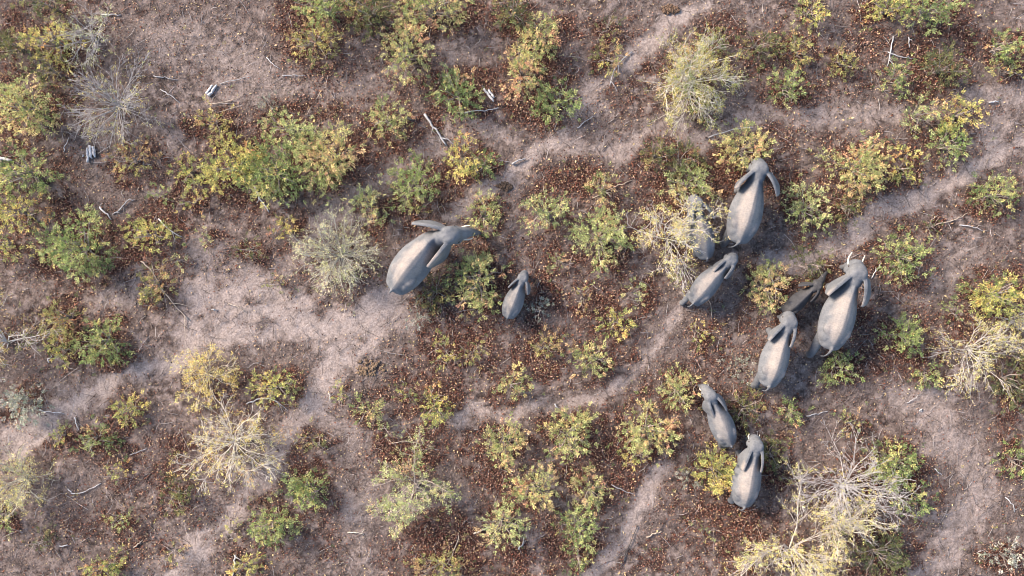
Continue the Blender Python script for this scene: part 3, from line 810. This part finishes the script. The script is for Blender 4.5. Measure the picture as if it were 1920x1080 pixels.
# ------------------------------------------------------------------ fallen wood
def build_wood(seed, pts, rad, shade, label, cat='branch', name='fallen_branch', forks=0, zlift=.05):
    g = np.random.default_rng(500 + seed)
    P = np.array([W(x, y) for x, y in pts])
    # resample with small kinks
    t = np.linspace(0, len(P) - 1, max(6, len(P) * 3)); P = np.stack([np.interp(t, np.arange(len(P)), P[:, k]) for k in range(3)], 1)
    P[1:-1, :2] += g.normal(0, .025, (len(P) - 2, 2))
    P[:, 2] = ground_z(P[:, 0], P[:, 1]) + rad * .8 + zlift * np.sin(np.linspace(0, 3.1, len(P)))
    rad *= .8
    base = P[0].copy()
    P = P - base
    T = Tubes(7)
    r = rad * np.linspace(1, .55, len(P)) * g.uniform(.82, 1.15, len(P))
    shade = np.array(shade)
    T.add(np.vstack([P[:1], P, P[-1:]]), np.concatenate([[.001], r, [.001]]), shade)
    L = np.linalg.norm(P[-1] - P[0])
    for f in range(forks):
        i0 = g.integers(1, len(P) - 1)
        d_ = unit(P[i0] - P[i0 - 1]); s_ = np.array([-d_[1], d_[0], 0]) * g.choice([-1, 1])
        e = P[i0] + (d_ * .8 + s_ * .7) * L * g.uniform(.15, .35)
        mid = (P[i0] + e) / 2 + g.normal(0, .04, 3) + [0, 0, .05]
        T.add([P[i0], mid, e], [rad * .55, rad * .4, rad * .15], shade * g.uniform(.8, 1.1))
    root = T.build(name, M_BARK)
    root.location = base
    tag(root, label, cat, 'dead wood lying on the ground')
    return root


SIL = (.47, .45, .45); GRY = (.34, .33, .34); BLK = (.06, .055, .055); TAN = (.42, .34, .27)
WOOD = [
    ([(796, 214), (808, 232), (822, 248), (838, 274)], .085, GRY, 'thick grey dead branch lying beside the slender yellow shrub', 2),
    ([(762, 221), (772, 226), (782, 224)], .075, BLK, 'charred black fork of wood left of the thick grey branch', 1),
    ([(1185, 97), (1165, 112), (1150, 135), (1143, 160)], .045, GRY, 'long curved bare bough lying above the upper path', 4),
    ([(188, 388), (200, 400), (210, 412)], .06, SIL, 'short silvery stick near the left, by the large round bush', 0),
    ([(212, 402), (232, 388), (242, 374), (254, 374)], .04, GRY, 'crooked grey stick right of the short silvery one', 1),
    ([(298, 410), (318, 430), (342, 444)], .042, SIL, 'pale forked stick lying across the yellow shrub on the left', 2),
    ([(478, 350), (488, 372), (505, 398)], .055, SIL, 'white stick poking from under the largest thicket', 1),
    ([(870, 212), (910, 208), (935, 202)], .038, SIL, 'straight pale stick below the white bone-like log', 0),
    ([(1082, 240), (1096, 228), (1114, 218)], .032, SIL, 'thin white stick lying on the upper path', 0),
    ([(1328, 258), (1370, 244), (1412, 239)], .036, SIL, 'long thin white stick above the standing elephant', 0),
    ([(1674, 68), (1668, 98), (1662, 126)], .042, SIL, 'upright white forked stick in the upper right', 2),
    ([(1664, 98), (1688, 108), (1712, 110)], .04, GRY, 'dark grey stick crossing the upright white forked one', 1),
    ([(1702, 70), (1704, 90)], .04, SIL, 'short pale prong of wood right of the white forked stick', 1),
    ([(1852, 193), (1870, 191)], .05, SIL, 'small white stick on the soil at the upper right edge', 0),
    ([(302, 168), (320, 178), (338, 193)], .032, SIL, 'thin pale stick right of the grey spiky tree', 0),
    ([(288, 142), (312, 145), (333, 150)], .03, GRY, 'thin dark-tipped twig branch above the pale stick, upper left', 1),
    ([(413, 157), (440, 150), (470, 143)], .028, GRY, 'long thin twig leading right from the short pale log', 0),
    ([(192, 28), (210, 28), (227, 28)], .04, SIL, 'pale horizontal stick at the top of the smaller grey tree', 0),
    ([(388, 196), (420, 192), (455, 178)], .024, TAN, 'thin curved tan twig above the rust-tinged small shrub', 0),
    ([(500, 108), (512, 120), (526, 130)], .03, SIL, 'thin whitish stick on the bare soil, top left of centre', 0),
    ([(530, 142), (552, 141), (575, 143)], .03, GRY, 'short grey stick by the left end of the bare strip', 1),
    ([(120, 285), (126, 270), (130, 258)], .03, SIL, 'small pale twig standing left of the split white stump', 0),
    ([(92, 680), (95, 672), (99, 665)], .04, SIL, 'short white stick by the yellow-green shrub on the left edge', 0),
    ([(75, 767), (100, 773), (120, 775)], .038, SIL, 'straight pale stick beside the blue-grey wiry shrub', 0),
    ([(141, 782), (145, 795), (149, 806)], .042, SIL, 'short upright white stick on the lower left soil', 0),
    ([(463, 757), (488, 746), (515, 748), (540, 769)], .045, GRY, 'crooked grey branch above the big bleached tree', 2),
    ([(128, 916), (138, 926), (165, 920), (190, 906)], .03, SIL, 'bent pale twig right of the wispy grey-yellow tree', 0),
    ([(113, 1023), (130, 1022)], .04, SIL, 'tiny white stick near the bottom left corner', 0),
    ([(250, 1027), (260, 1020), (268, 1012)], .04, TAN, 'short tan stick on the lower left soil', 0),
    ([(441, 1040), (440, 1060), (436, 1080)], .055, SIL, 'white upright stick at the bottom edge in the lower left', 1),
    ([(244, 853), (262, 846), (276, 840)], .03, GRY, 'thin grey twig left of the big bleached tree', 0),
    ([(618, 735), (619, 752)], .035, SIL, 'small white stick on the steep dusty track', 0),
    ([(652, 998), (668, 998), (682, 1002)], .032, CREAM, 'small cream twig on bare soil at the bottom, left of centre', 1),
    ([(730, 832), (760, 826), (790, 832)], .032, TAN, 'thin tan branch above the open pale green tree', 1),
    ([(860, 1000), (848, 1040), (836, 1060)], .03, TAN, 'thin brown branch near the mixed olive shrub at the bottom', 1),
    ([(1212, 1007), (1228, 1000), (1240, 996)], .045, TAN, 'short pale tan stick on the bottom right of the centre track', 0),
    ([(1146, 908), (1168, 918), (1192, 928)], .03, GRY, 'thin grey stick crossing the lower centre track', 0),
    ([(1165, 1062), (1180, 1020), (1196, 985)], .035, BLK, 'long dark branch along the lower centre track', 1),
    ([(972, 1030), (980, 1018), (982, 1008)], .05, GRY, 'grey stick at the bottom, right of the peeling branches', 1),
    ([(1512, 780), (1534, 774), (1552, 771)], .034, SIL, 'pale stick right of the small lone green shrub', 0),
    ([(1634, 522), (1644, 505), (1652, 490)], .032, SIL, 'thin white stick beside the walking tusker\'s head', 1),
    ([(1755, 421), (1790, 412), (1815, 400)], .028, TAN, 'thin brown branch below the right hand path', 0),
    ([(1798, 422), (1820, 424), (1842, 433)], .034, SIL, 'thin white branch at the right, under the green edge shrub', 0),
    ([(1752, 878), (1758, 884), (1766, 891)], .035, SIL, 'small white stick on the lower right dusty ground', 0),
    ([(1884, 932), (1898, 945), (1902, 960)], .032, SIL, 'curved pale stick at the right edge low down', 0),
    ([(1700, 755), (1712, 748), (1728, 738)], .028, GRY, 'thin grey twig left of the right hand olive bush', 0),
    ([(1040, 757), (1048, 768)], .05, GRY, 'short dark stick just below the lower cross path', 0),
    ([(265, 490), (285, 505), (300, 535), (330, 575), (355, 600)], .045, TAN, 'long bent branch running out of the straggly olive shrub', 3),
    ([(405, 580), (398, 580)], .05, SIL, 'tiny white chip of wood on the dusty strip, left of centre', 0),
    ([(428, 570), (445, 573), (460, 585)], .028, TAN, 'thin bent twig on the dusty strip, left of centre', 1),
    ([(960, 308), (972, 302), (985, 298)], .06, GRY, 'half buried grey log beside the middle of the upper path', 0),
    ([(1335, 595), (1333, 575), (1324, 555)], .03, TAN, 'thin curved stick behind the folded-ear elephant', 0),
    ([(1110, 372), (1150, 352), (1185, 338)], .03, TAN, 'long thin pinkish branch above the rounded pale green bush', 1),
    ([(1438, 495), (1442, 515), (1450, 535), (1455, 545)], .05, SIL, 'white dead bough standing in the orange bush by the dark calf', 3),
    ([(888, 1000), (905, 992), (920, 986)], .05, CREAM, 'peeling cream branch at the pale green bush, bottom centre', 2),
]
for i, (pts, rad, sh, lab, fk) in enumerate(WOOD):
    build_wood(i, pts, rad, sh, lab, forks=fk)


def build_log(seed, a, b, rad, shade, label, name='log', split=2, z1=None):
    """a short weathered log: splintered staves around a black core"""
    g = np.random.default_rng(900 + seed)
    A, B = W(*a), W(*b)
    A[2] = ground_z(A[:1], A[1:2])[0] + rad * .6; B[2] = ground_z(B[:1], B[1:2])[0] + rad * .6
    if z1: B[2] += z1
    d_ = unit(B - A); s_ = np.array([-d_[1], d_[0], 0]); L = np.linalg.norm(B - A)
    T = Tubes(5)
    for k in range(split):
        o = (k - (split - 1) / 2) * rad * .9
        f0 = g.uniform(0, .28); f1 = g.uniform(.72, 1.05)
        pts = [A + s_ * o * (1 + .25 * t) + d_ * L * t + [0, 0, g.normal(-.02, .02)] + s_ * g.normal(0, .012) for t in np.linspace(f0, f1, 7)]
        r = rad * .50 * g.uniform(.75, 1.15, 7) * np.array([.85, 1, 1, .95, 1, .85, g.uniform(.35, .8)])
        pts = np.array(pts) - A
        T.add(np.vstack([pts[:1], pts, pts[-1:]]), np.concatenate([[.002], r, [.002]]), np.array(shade) * g.uniform(.85, 1.08))
    T.add([[0, 0, -rad * .3], d_ * L * .5 + [0, 0, -rad * .35], d_ * L + [0, 0, -rad * .3]], [.01, rad * .45, .01], BLK)  # black core stands in for shade in the gaps between staves
    o = T.build(name, M_BARK); o.location = A
    tag(o, label, 'log', 'dead wood lying on the ground')
    return o


BONE = (.52, .50, .50)
build_log(1, (170, 271), (174, 303), .16, BONE, 'split white stump with black cracks, left of the low straggly shrub', 'stump', 3)
build_log(2, (388, 180), (404, 158), .15, BONE, 'short pale log lying alone on bare soil in the upper left', 'log', 2)
build_log(3, (908, 164), (929, 191), .13, BONE, 'white bone-like split log right of the green shrub with rusty twigs', 'log', 2)
build_log(4, (-4, 296), (26, 301), .17, (.5, .48, .47), 'grey log end entering from the left edge', 'log', 1)
build_log(5, (142, 100), (112, 76), .12, (.13, .125, .13), 'leaning dark log beside the yellow-green shrub in the top left', 'log', 1, .7)
build_log(6, (155, 296), (158, 288), .07, BONE, 'small white splinter of wood beside the split white stump', 'log', 1)
build_log(7, (1722, 771), (1730, 768), .06, BONE, 'pale chip of wood on bare soil, lower right', 'log', 2)


def dung(seed, px, py, rpx, label, shade):
    g = np.random.default_rng(700 + seed)
    c = W(px, py); c[2] = ground_z(c[:1], c[1:2])[0]
    bm = bmesh.new(); r = rpx / PPM
    for k in range(60):
        rr = r * math.sqrt(g.random()) * .95; a = g.uniform(0, 6.28)
        s = g.uniform(.035, .085)
        mt = Matrix.Translation((math.cos(a) * rr * 1.25, math.sin(a) * rr * .7, s * .25 + .05 * max(0, 1 - rr / r))) @ Matrix.Rotation(g.uniform(0, 3), 4, 'Z') @ Matrix.Diagonal((s * 1.2, s, s * .75, 1))
        bmesh.ops.create_icosphere(bm, subdivisions=2, radius=1, matrix=mt)
    for v_ in bm.verts: v_.co += Vector(g.normal(0, .010, 3))
    me = bpy.data.meshes.new("dung_pile"); bm.to_mesh(me); bm.free()
    a = me.attributes.new("col", 'FLOAT_COLOR', 'FACE')
    cc_ = np.ones((len(me.polygons), 4), dtype=np.float32); cc_[:, :3] = np.array(shade) * g.uniform(.7, 1.35, (len(cc_), 1))
    a.data.foreach_set("color", cc_.ravel())
    o = link("dung_pile", me, M_DUNG); o.location = c
    tag(o, label, 'dung', 'dung piles on the ground')


dung(1, 693, 690, 24, 'dark brown dung heap on the edge of the big dusty clearing', (.17, .115, .075))
dung(2, 1258, 18, 13, 'small brown dung heap at the top of the upper path', (.12, .075, .05))
dung(3, 946, 350, 12, 'small dung heap on the path right of the browsing elephant\'s bush', (.10, .065, .045))


# ------------------------------------------------------------------ elephants
SEC = np.array([  # x, half width, top, bottom
(-1.97, .20, 1.66, 1.40), (-1.90, .40, 1.80, 1.18), (-1.72, .57, 1.95, .98), (-1.45, .70, 2.10, .90), (-1.15, .80, 2.29, .86),
    (-.75, .86, 2.40, .82), (-.30, .87, 2.43, .80), (.10, .82, 2.40, .82), (.45, .73, 2.37, .86), (.80, .61, 2.37, .92),
    (1.10, .49, 2.36, 1.08), (1.40, .39, 2.31, 1.28), (1.75, .32, 2.24, 1.5)])


def ring_loft(bm, xs, fn):
    rings = []
    for x in xs:
        rings.append([bm.verts.new(p) for p in fn(x)])
    n_ = len(rings[0])
    for a, b in zip(rings[:-1], rings[1:]):
        for j in range(n_):
            bm.faces.new((a[j], a[(j + 1) % n_], b[(j + 1) % n_], b[j]))
    bm.faces.new(rings[0][::-1]); bm.faces.new(rings[-1])


def smooth_interp(x, xp, fp):
    i = int(np.clip(np.searchsorted(xp, x) - 1, 0, len(xp) - 2))
    t = (x - xp[i]) / (xp[i + 1] - xp[i])
    m = np.gradient(fp, xp)
    h_ = xp[i + 1] - xp[i]
    return (2 * t**3 - 3 * t**2 + 1) * fp[i] + (t**3 - 2 * t**2 + t) * h_ * m[i] + (-2 * t**3 + 3 * t**2) * fp[i + 1] + (t**3 - t**2) * h_ * m[i + 1]


def chain(bm, pts, rads, n_=14):
    """closed tapered tube through pts with rounded ends"""
    pts = np.array(pts, float); rads = np.array(rads, float)
    k = len(pts)
    if k > 2:
        t = np.linspace(0, k - 1, (k - 1) * 4 + 1)
        P = np.stack([[smooth_interp(u, np.arange(k, dtype=float), pts[:, c]) for u in t] for c in range(3)], 1)
        r = np.interp(t, np.arange(k), rads)
    else:
        P = pts; r = rads
    t0 = unit(P[0] - P[1]); t1 = unit(P[-1] - P[-2])
    P = np.vstack([P[0] + t0 * r[0] * .6, P[0] + t0 * r[0] * .42, P, P[-1] + t1 * r[-1] * .42, P[-1] + t1 * r[-1] * .6])
    r = np.concatenate([[r[0] * .35, r[0] * .8], r, [r[-1] * .8, r[-1] * .35]])
    tg = np.gradient(P, axis=0); tg = unit(tg)
    rings = []
    ref = np.array([0.31, 0.95, 0.05])
    for p, d_, rr in zip(P, tg, r):
        a = unit(np.cross(d_, ref)); b = np.cross(d_, a)
        rings.append([bm.verts.new(p + rr * (math.cos(th) * a + math.sin(th) * b)) for th in np.arange(n_) * 2 * math.pi / n_])
    for A, B in zip(rings[:-1], rings[1:]):
        for j in range(n_):
            bm.faces.new((A[j], A[(j + 1) % n_], B[(j + 1) % n_], B[j]))
    bm.faces.new(rings[0][::-1]); bm.faces.new(rings[-1])


def ball(bm, c, r, rot=0.0):
    m_ = Matrix.Translation(c) @ Matrix.Rotation(rot, 4, 'Y') @ Matrix.Diagonal((*r, 1))
    bmesh.ops.create_icosphere(bm, subdivisions=3, radius=1, matrix=m_)


def ear(bm, side, spread, slope, size):
    """a sail-shaped sheet hinged behind the cheek, hanging outward"""
    nu, nv = 12, 10
    sp = R(spread)
    d_ = np.array([-math.cos(sp), math.sin(sp) * side, 0]); nrm = np.array([math.sin(sp), math.cos(sp) * side, 0])
    o = np.array([.46, .27 * side, .34])
    th = .042
    grid = {}
    for su in (0, 1):
        for i in range(nu + 1):
            u = i / nu
            top = .02 + .10 * math.sin(u * math.pi * .9) - .30 * u ** 2.2
            bot = -.55 - .55 * math.sin(min(u * 1.35, 1) * math.pi * .62) + 1.0 * max(0, u - .52) ** 1.25
            bot = min(bot, top - .10)
            for j in range(nv + 1):
                v_ = j / nv
                z = (top + (bot - top) * v_) * size
                dep = (top - 0) * 0 + v_ * (top - bot)
                th = .045 + .045 * (1 - v_) ** 2 * (1 - .6 * u)
                off = slope * (dep * .70 + .20 * math.sin(v_ * 1.6)) + .03 * math.sin(u * math.pi) - .02
                lateral = u * 1.22 * size * (1 - .10 * v_)
                p = o + d_ * lateral + nrm * off * size + np.array([0, 0, z])
                p = p + nrm * (th if su else -th)
                grid[su, i, j] = bm.verts.new(p)
    for i in range(nu):
        for j in range(nv):
            bm.faces.new((grid[0, i, j], grid[0, i + 1, j], grid[0, i + 1, j + 1], grid[0, i, j + 1]))
            bm.faces.new((grid[1, i, j], grid[1, i, j + 1], grid[1, i + 1, j + 1], grid[1, i + 1, j]))
    def side_f(a, b, c, e): bm.faces.new((a, b, c, e))
    for i in range(nu):
        side_f(grid[0, i, 0], grid[1, i, 0], grid[1, i + 1, 0], grid[0, i + 1, 0])
        side_f(grid[0, i, nv], grid[0, i + 1, nv], grid[1, i + 1, nv], grid[1, i, nv])
    for j in range(nv):
        side_f(grid[0, 0, j], grid[0, 0, j + 1], grid[1, 0, j + 1], grid[1, 0, j])
        side_f(grid[0, nu, j], grid[1, nu, j], grid[1, nu, j + 1], grid[0, nu, j + 1])


PIV = np.array([1.22, 0, 2.02])

def build_elephant(px, py, heading, scale, label, yaw=0, pitch=8, ears=((30, .5), (30, .5)), legs=(0, 0, 0, 0), trunk='down', tusks=0, tail=(0, 0), curve=0.0, skin=None, fat=1.0, headscale=1.0, earsize=1.0, dusty=1.0):
    """px,py: the middle of the back; legs: forward swing of left fore, right fore, left hind, right hind"""
    c = W(px, py, 2.2 * scale)
    c[2] = ground_z(c[:1], c[1:2])[0]
    root = empty('elephant', c, R(heading))
    tag(root, label, 'elephant', 'elephants walking and browsing in the herd')
    skin = skin or M_SKIN
    bm = bmesh.new()
    # trunk of the body: a keeled back, a round belly
    def ringf(x):
        hw = max(.05, smooth_interp(x, SEC[:, 0], SEC[:, 1])) * fat
        zt = smooth_interp(x, SEC[:, 0], SEC[:, 2]); zb = smooth_interp(x, SEC[:, 0], SEC[:, 3])
        zm = zb + (zt - zb) * .46
        out = []
        for th in np.arange(28) * 2 * math.pi / 28:
            s_, c_ = math.sin(th), math.cos(th)
            y = hw * s_
            z = zt - (zt - zm) * abs(s_) ** 1.55 if c_ > 0 else zm - (zm - zb) * math.sqrt(max(0, 1 - s_ * s_))
            out.append((x, y, z))
        return out
    ring_loft(bm, np.linspace(-1.97, 1.7, 46), ringf)
    # shoulder blades, hips
    for s in (1, -1):
        ball(bm, (.72, .36 * s * fat, 1.42), (.42, .20, .54)); ball(bm, (-1.25, .34 * s * fat, 1.40), (.50, .36, .58))
        ball(bm, (-1.00, .36 * s * fat, 1.88), (.36, .34, .20))
    # legs
    for (x0, s, f) in ((.78, 1, legs[0]), (.78, -1, legs[1]), (-1.28, 1, legs[2]), (-1.28, -1, legs[3])):
        y0 = .40 * s * fat
        if x0 > 0:
            chain(bm, [(x0, y0 * .86, 1.34), (x0 + f * .45, y0 * .98, .92), (x0 + f * .85, y0 * .95, .40), (x0 + f, y0 * .95, .12)], [.25, .21, .175, .20])
        else:
            chain(bm, [(x0, y0 * .9, 1.38), (x0 + .10 + f * .40, y0, .98), (x0 - .05 + f * .85, y0 * .98, .45), (x0 + f, y0 * .98, .12)], [.36, .26, .18, .20])
    # tail
    tx_, ty_ = tail
    chain(bm, [(-1.90, 0, 1.85), (-2.03 - tx_ * .4, ty_ * .3, 1.62), (-2.10 - tx_ * .8, ty_ * .7, 1.28), (-2.10 - tx_, ty_, .95)], [.085, .06, .045, .035], 8)
    chain(bm, [(-2.10 - tx_, ty_, .95), (-2.10 - tx_ * 1.05, ty_ * 1.1, .72)], [.05, .035], 8)
    nbody = len(bm.verts)
    # head, in the head's own frame
    ball(bm, (.58, 0, .06), (.50, .40, .44)); ball(bm, (.30, 0, -.05), (.45, .35, .42))
    for s in (1, -1): ball(bm, (.56, .15 * s, .26), (.30, .22, .24)); ball(bm, (.80, .26 * s, -.30), (.22, .14, .30))
    ball(bm, (.92, 0, -.12), (.24, .28, .36)); ball(bm, (.62, 0, -.52), (.36, .20, .20))
    if trunk == 'down':
        TR = [(.98, 0, -.20), (1.10, 0, -.55), (1.12, .02, -1.0), (1.08, .04, -1.45), (1.14, .05, -1.82)]
    elif trunk == 'reach':
        TR = [(.92, 0, -.16), (1.20, 0, -.42), (1.46, 0, -.82), (1.64, -.02, -1.2), (1.74, -.05, -1.6)]
    elif trunk == 'low':
        TR = [(.98, 0, -.14), (1.28, .02, -.42), (1.50, .04, -.85), (1.55, .05, -1.30), (1.50, .05, -1.7)]
    else:
        TR = [(.98, 0, -.16), (1.35, 0, -.42), (1.75, .02, -.75), (2.10, .0, -1.05), (2.45, -.05, -1.25)]
    chain(bm, TR, [.31, .25, .18, .125, .085], 14)
    ear(bm, 1, ears[0][0], ears[0][1], earsize); ear(bm, -1, ears[1][0], ears[1][1], earsize)
    bm.verts.ensure_lookup_table()

    def pose(p, head):
        p = np.array(p, float)
        if head:
            a = R(pitch); x, z = p[0] * headscale * 1.06, p[2] * headscale * 1.06
            p = np.array([x * math.cos(a) + z * math.sin(a), p[1] * headscale * 1.14, -x * math.sin(a) + z * math.cos(a)]) + PIV
            wgt = 1.0
        else:
            wgt = float(np.clip((p[0] - .55) / 1.0, 0, 1)); wgt = wgt * wgt * (3 - 2 * wgt)
        a = R(yaw) * wgt
        dx, dy = p[0] - 1.1, p[1]
        p[0] = 1.1 + dx * math.cos(a) - dy * math.sin(a); p[1] = dx * math.sin(a) + dy * math.cos(a)
        p[1] += curve * (p[0] * abs(p[0]) if p[0] > 0 else p[0] ** 2 * .6) * .12
        return p * scale

    for i, v_ in enumerate(bm.verts):
        v_.co = Vector(pose(v_.co, i >= nbody))
    bmesh.ops.recalc_face_normals(bm, faces=bm.faces)
    me = bpy.data.meshes.new("body_cage"); bm.to_mesh(me); bm.free()
    tmp = bpy.data.objects.new("body_cage", me); col.objects.link(tmp)
    md = tmp.modifiers.new("r", 'REMESH'); md.mode = 'VOXEL'; md.voxel_size = .030 * max(scale, .55); md.use_smooth_shade = True
    ms = tmp.modifiers.new("s", 'SMOOTH'); ms.factor = .5; ms.iterations = 13
    dg = bpy.context.evaluated_depsgraph_get()
    body = bpy.data.meshes.new_from_object(tmp.evaluated_get(dg)); body.name = "body"
    bpy.data.objects.remove(tmp); bpy.data.meshes.remove(me)
    body.polygons.foreach_set("use_smooth", np.ones(len(body.polygons), dtype=bool))
    body.materials.clear()
    co = np.empty(len(body.vertices) * 3, dtype=np.float32); body.vertices.foreach_get("co", co); co = co.reshape(-1, 3) / scale
    du = np.clip((co[:, 2] - 1.75) / .4, 0, 1) * np.clip((1.25 - co[:, 0]) / .7, .05, 1)  # upper back takes dust plus painted lit tone; head and legs stay darker
    da_ = body.attributes.new("dust", 'FLOAT', 'POINT'); da_.data.foreach_set("value", (du * dusty).astype(np.float32))
    link("body", body, skin, root)
    for s in (1, -1):
        if tusks:
            b = bmesh.new()
            t_ = tusks
            pts = [(.90, .20 * s, -.38), (1.10, .25 * s, -.50), (1.10 + .22 * t_, .29 * s, -.52), (1.10 + .45 * t_, .27 * s, -.42)]
            chain(b, [pose(p, True) for p in pts], np.array([.055, .05, .038, .016]) * scale, 10)
            m_ = bpy.data.meshes.new("tusk"); b.to_mesh(m_); b.free()
            m_.polygons.foreach_set("use_smooth", np.ones(len(m_.polygons), dtype=bool))
            link("tusk", m_, M_TUSK, root)
        b = bmesh.new()
        ball(b, pose((.86, .335 * s, -.08), True), (.045 * scale,) * 3)
        m_ = bpy.data.meshes.new("eye"); b.to_mesh(m_); b.free()
        link("eye", m_, M_EYE, root)
    return root


build_elephant(780, 482, 50, 1.0, 'large tusked elephant with its head turned aside, browsing a bush alone', earsize=1.08, yaw=-32, pitch=2, ears=((26, .27), (33, .26)), trunk='reach', tusks=.75, legs=(.05, .35, -.05, .3), tail=(.05, .12), curve=-.3, headscale=1.06)
build_elephant(966, 559, 69, .53, 'small grey calf standing alone beside the tall golden green bush', earsize=.9, ears=((26, .12), (26, .35)), legs=(0, -.2, .1, -.1), headscale=1.1, dusty=.7, fat=1.04)
build_elephant(1318, 432, 102, .70, 'elephant half hidden under the yellow-leaved white-branched tree', ears=((14, .2), (26, .5)), dusty=.8, fat=.95, legs=(.2, -.1, -.2, .1))
build_elephant(1409, 384, 75, .92, 'elephant standing with both ears spread, head against an orange bush', yaw=2, pitch=10, ears=((30, .12), (36, .70)), legs=(.1, -.1, -.75, .1), tail=(.1, .2), fat=1.0)
build_elephant(1336, 526, 49, .70, 'elephant with folded ears walking out from below the yellow-leaved tree', earsize=.92, yaw=8, ears=((6, .15), (6, .4)), legs=(.2, -.1, -.95, -.3), tail=(.15, 0), fat=.93, dusty=.9, curve=-.4)
build_elephant(1505, 562, 43, .52, 'dark little calf stretching its trunk between two walking elephants', pitch=-2, ears=((34, .2), (14, .5)), trunk='far', legs=(.15, -.1, -.3, .2), skin=M_SKIN_DARK, headscale=1.05, dusty=.1, fat=.88)
build_elephant(1586, 583, 73, .97, 'largest walking tusker, hind leg stretched back, rightmost of the herd', earsize=1.05, yaw=3, pitch=6, ears=((30, .10), (13, .66)), legs=(.35, -.1, -1.15, .2), tusks=1.1, tail=(.25, .05), fat=.98, headscale=1.04, curve=-.2)
build_elephant(1463, 665, 74, .83, 'walking elephant directly behind the dark little calf', earsize=.95, yaw=2, ears=((24, .08), (4, .42)), legs=(.45, -.2, -.85, .2), tail=(.15, 0), fat=.95, curve=-.2)
build_elephant(1354, 790, 113, .70, 'young elephant reaching its head into the golden bush, upper of the low pair', earsize=1.0, yaw=4, pitch=0, ears=((4, .3), (10, .35)), trunk='down', legs=(.1, .1, -.75, .1), fat=.96, dusty=.75, tusks=.35)
build_elephant(1408, 896, 80, .78, 'lowest elephant of the herd, with short tusks, beside the lime green bush', earsize=1.08, yaw=6, pitch=12, ears=((12, .2), (6, .35)), trunk='down', legs=(.3, -.1, -.7, .1), tusks=.5, tail=(.15, .05), fat=1.04, curve=-.3)
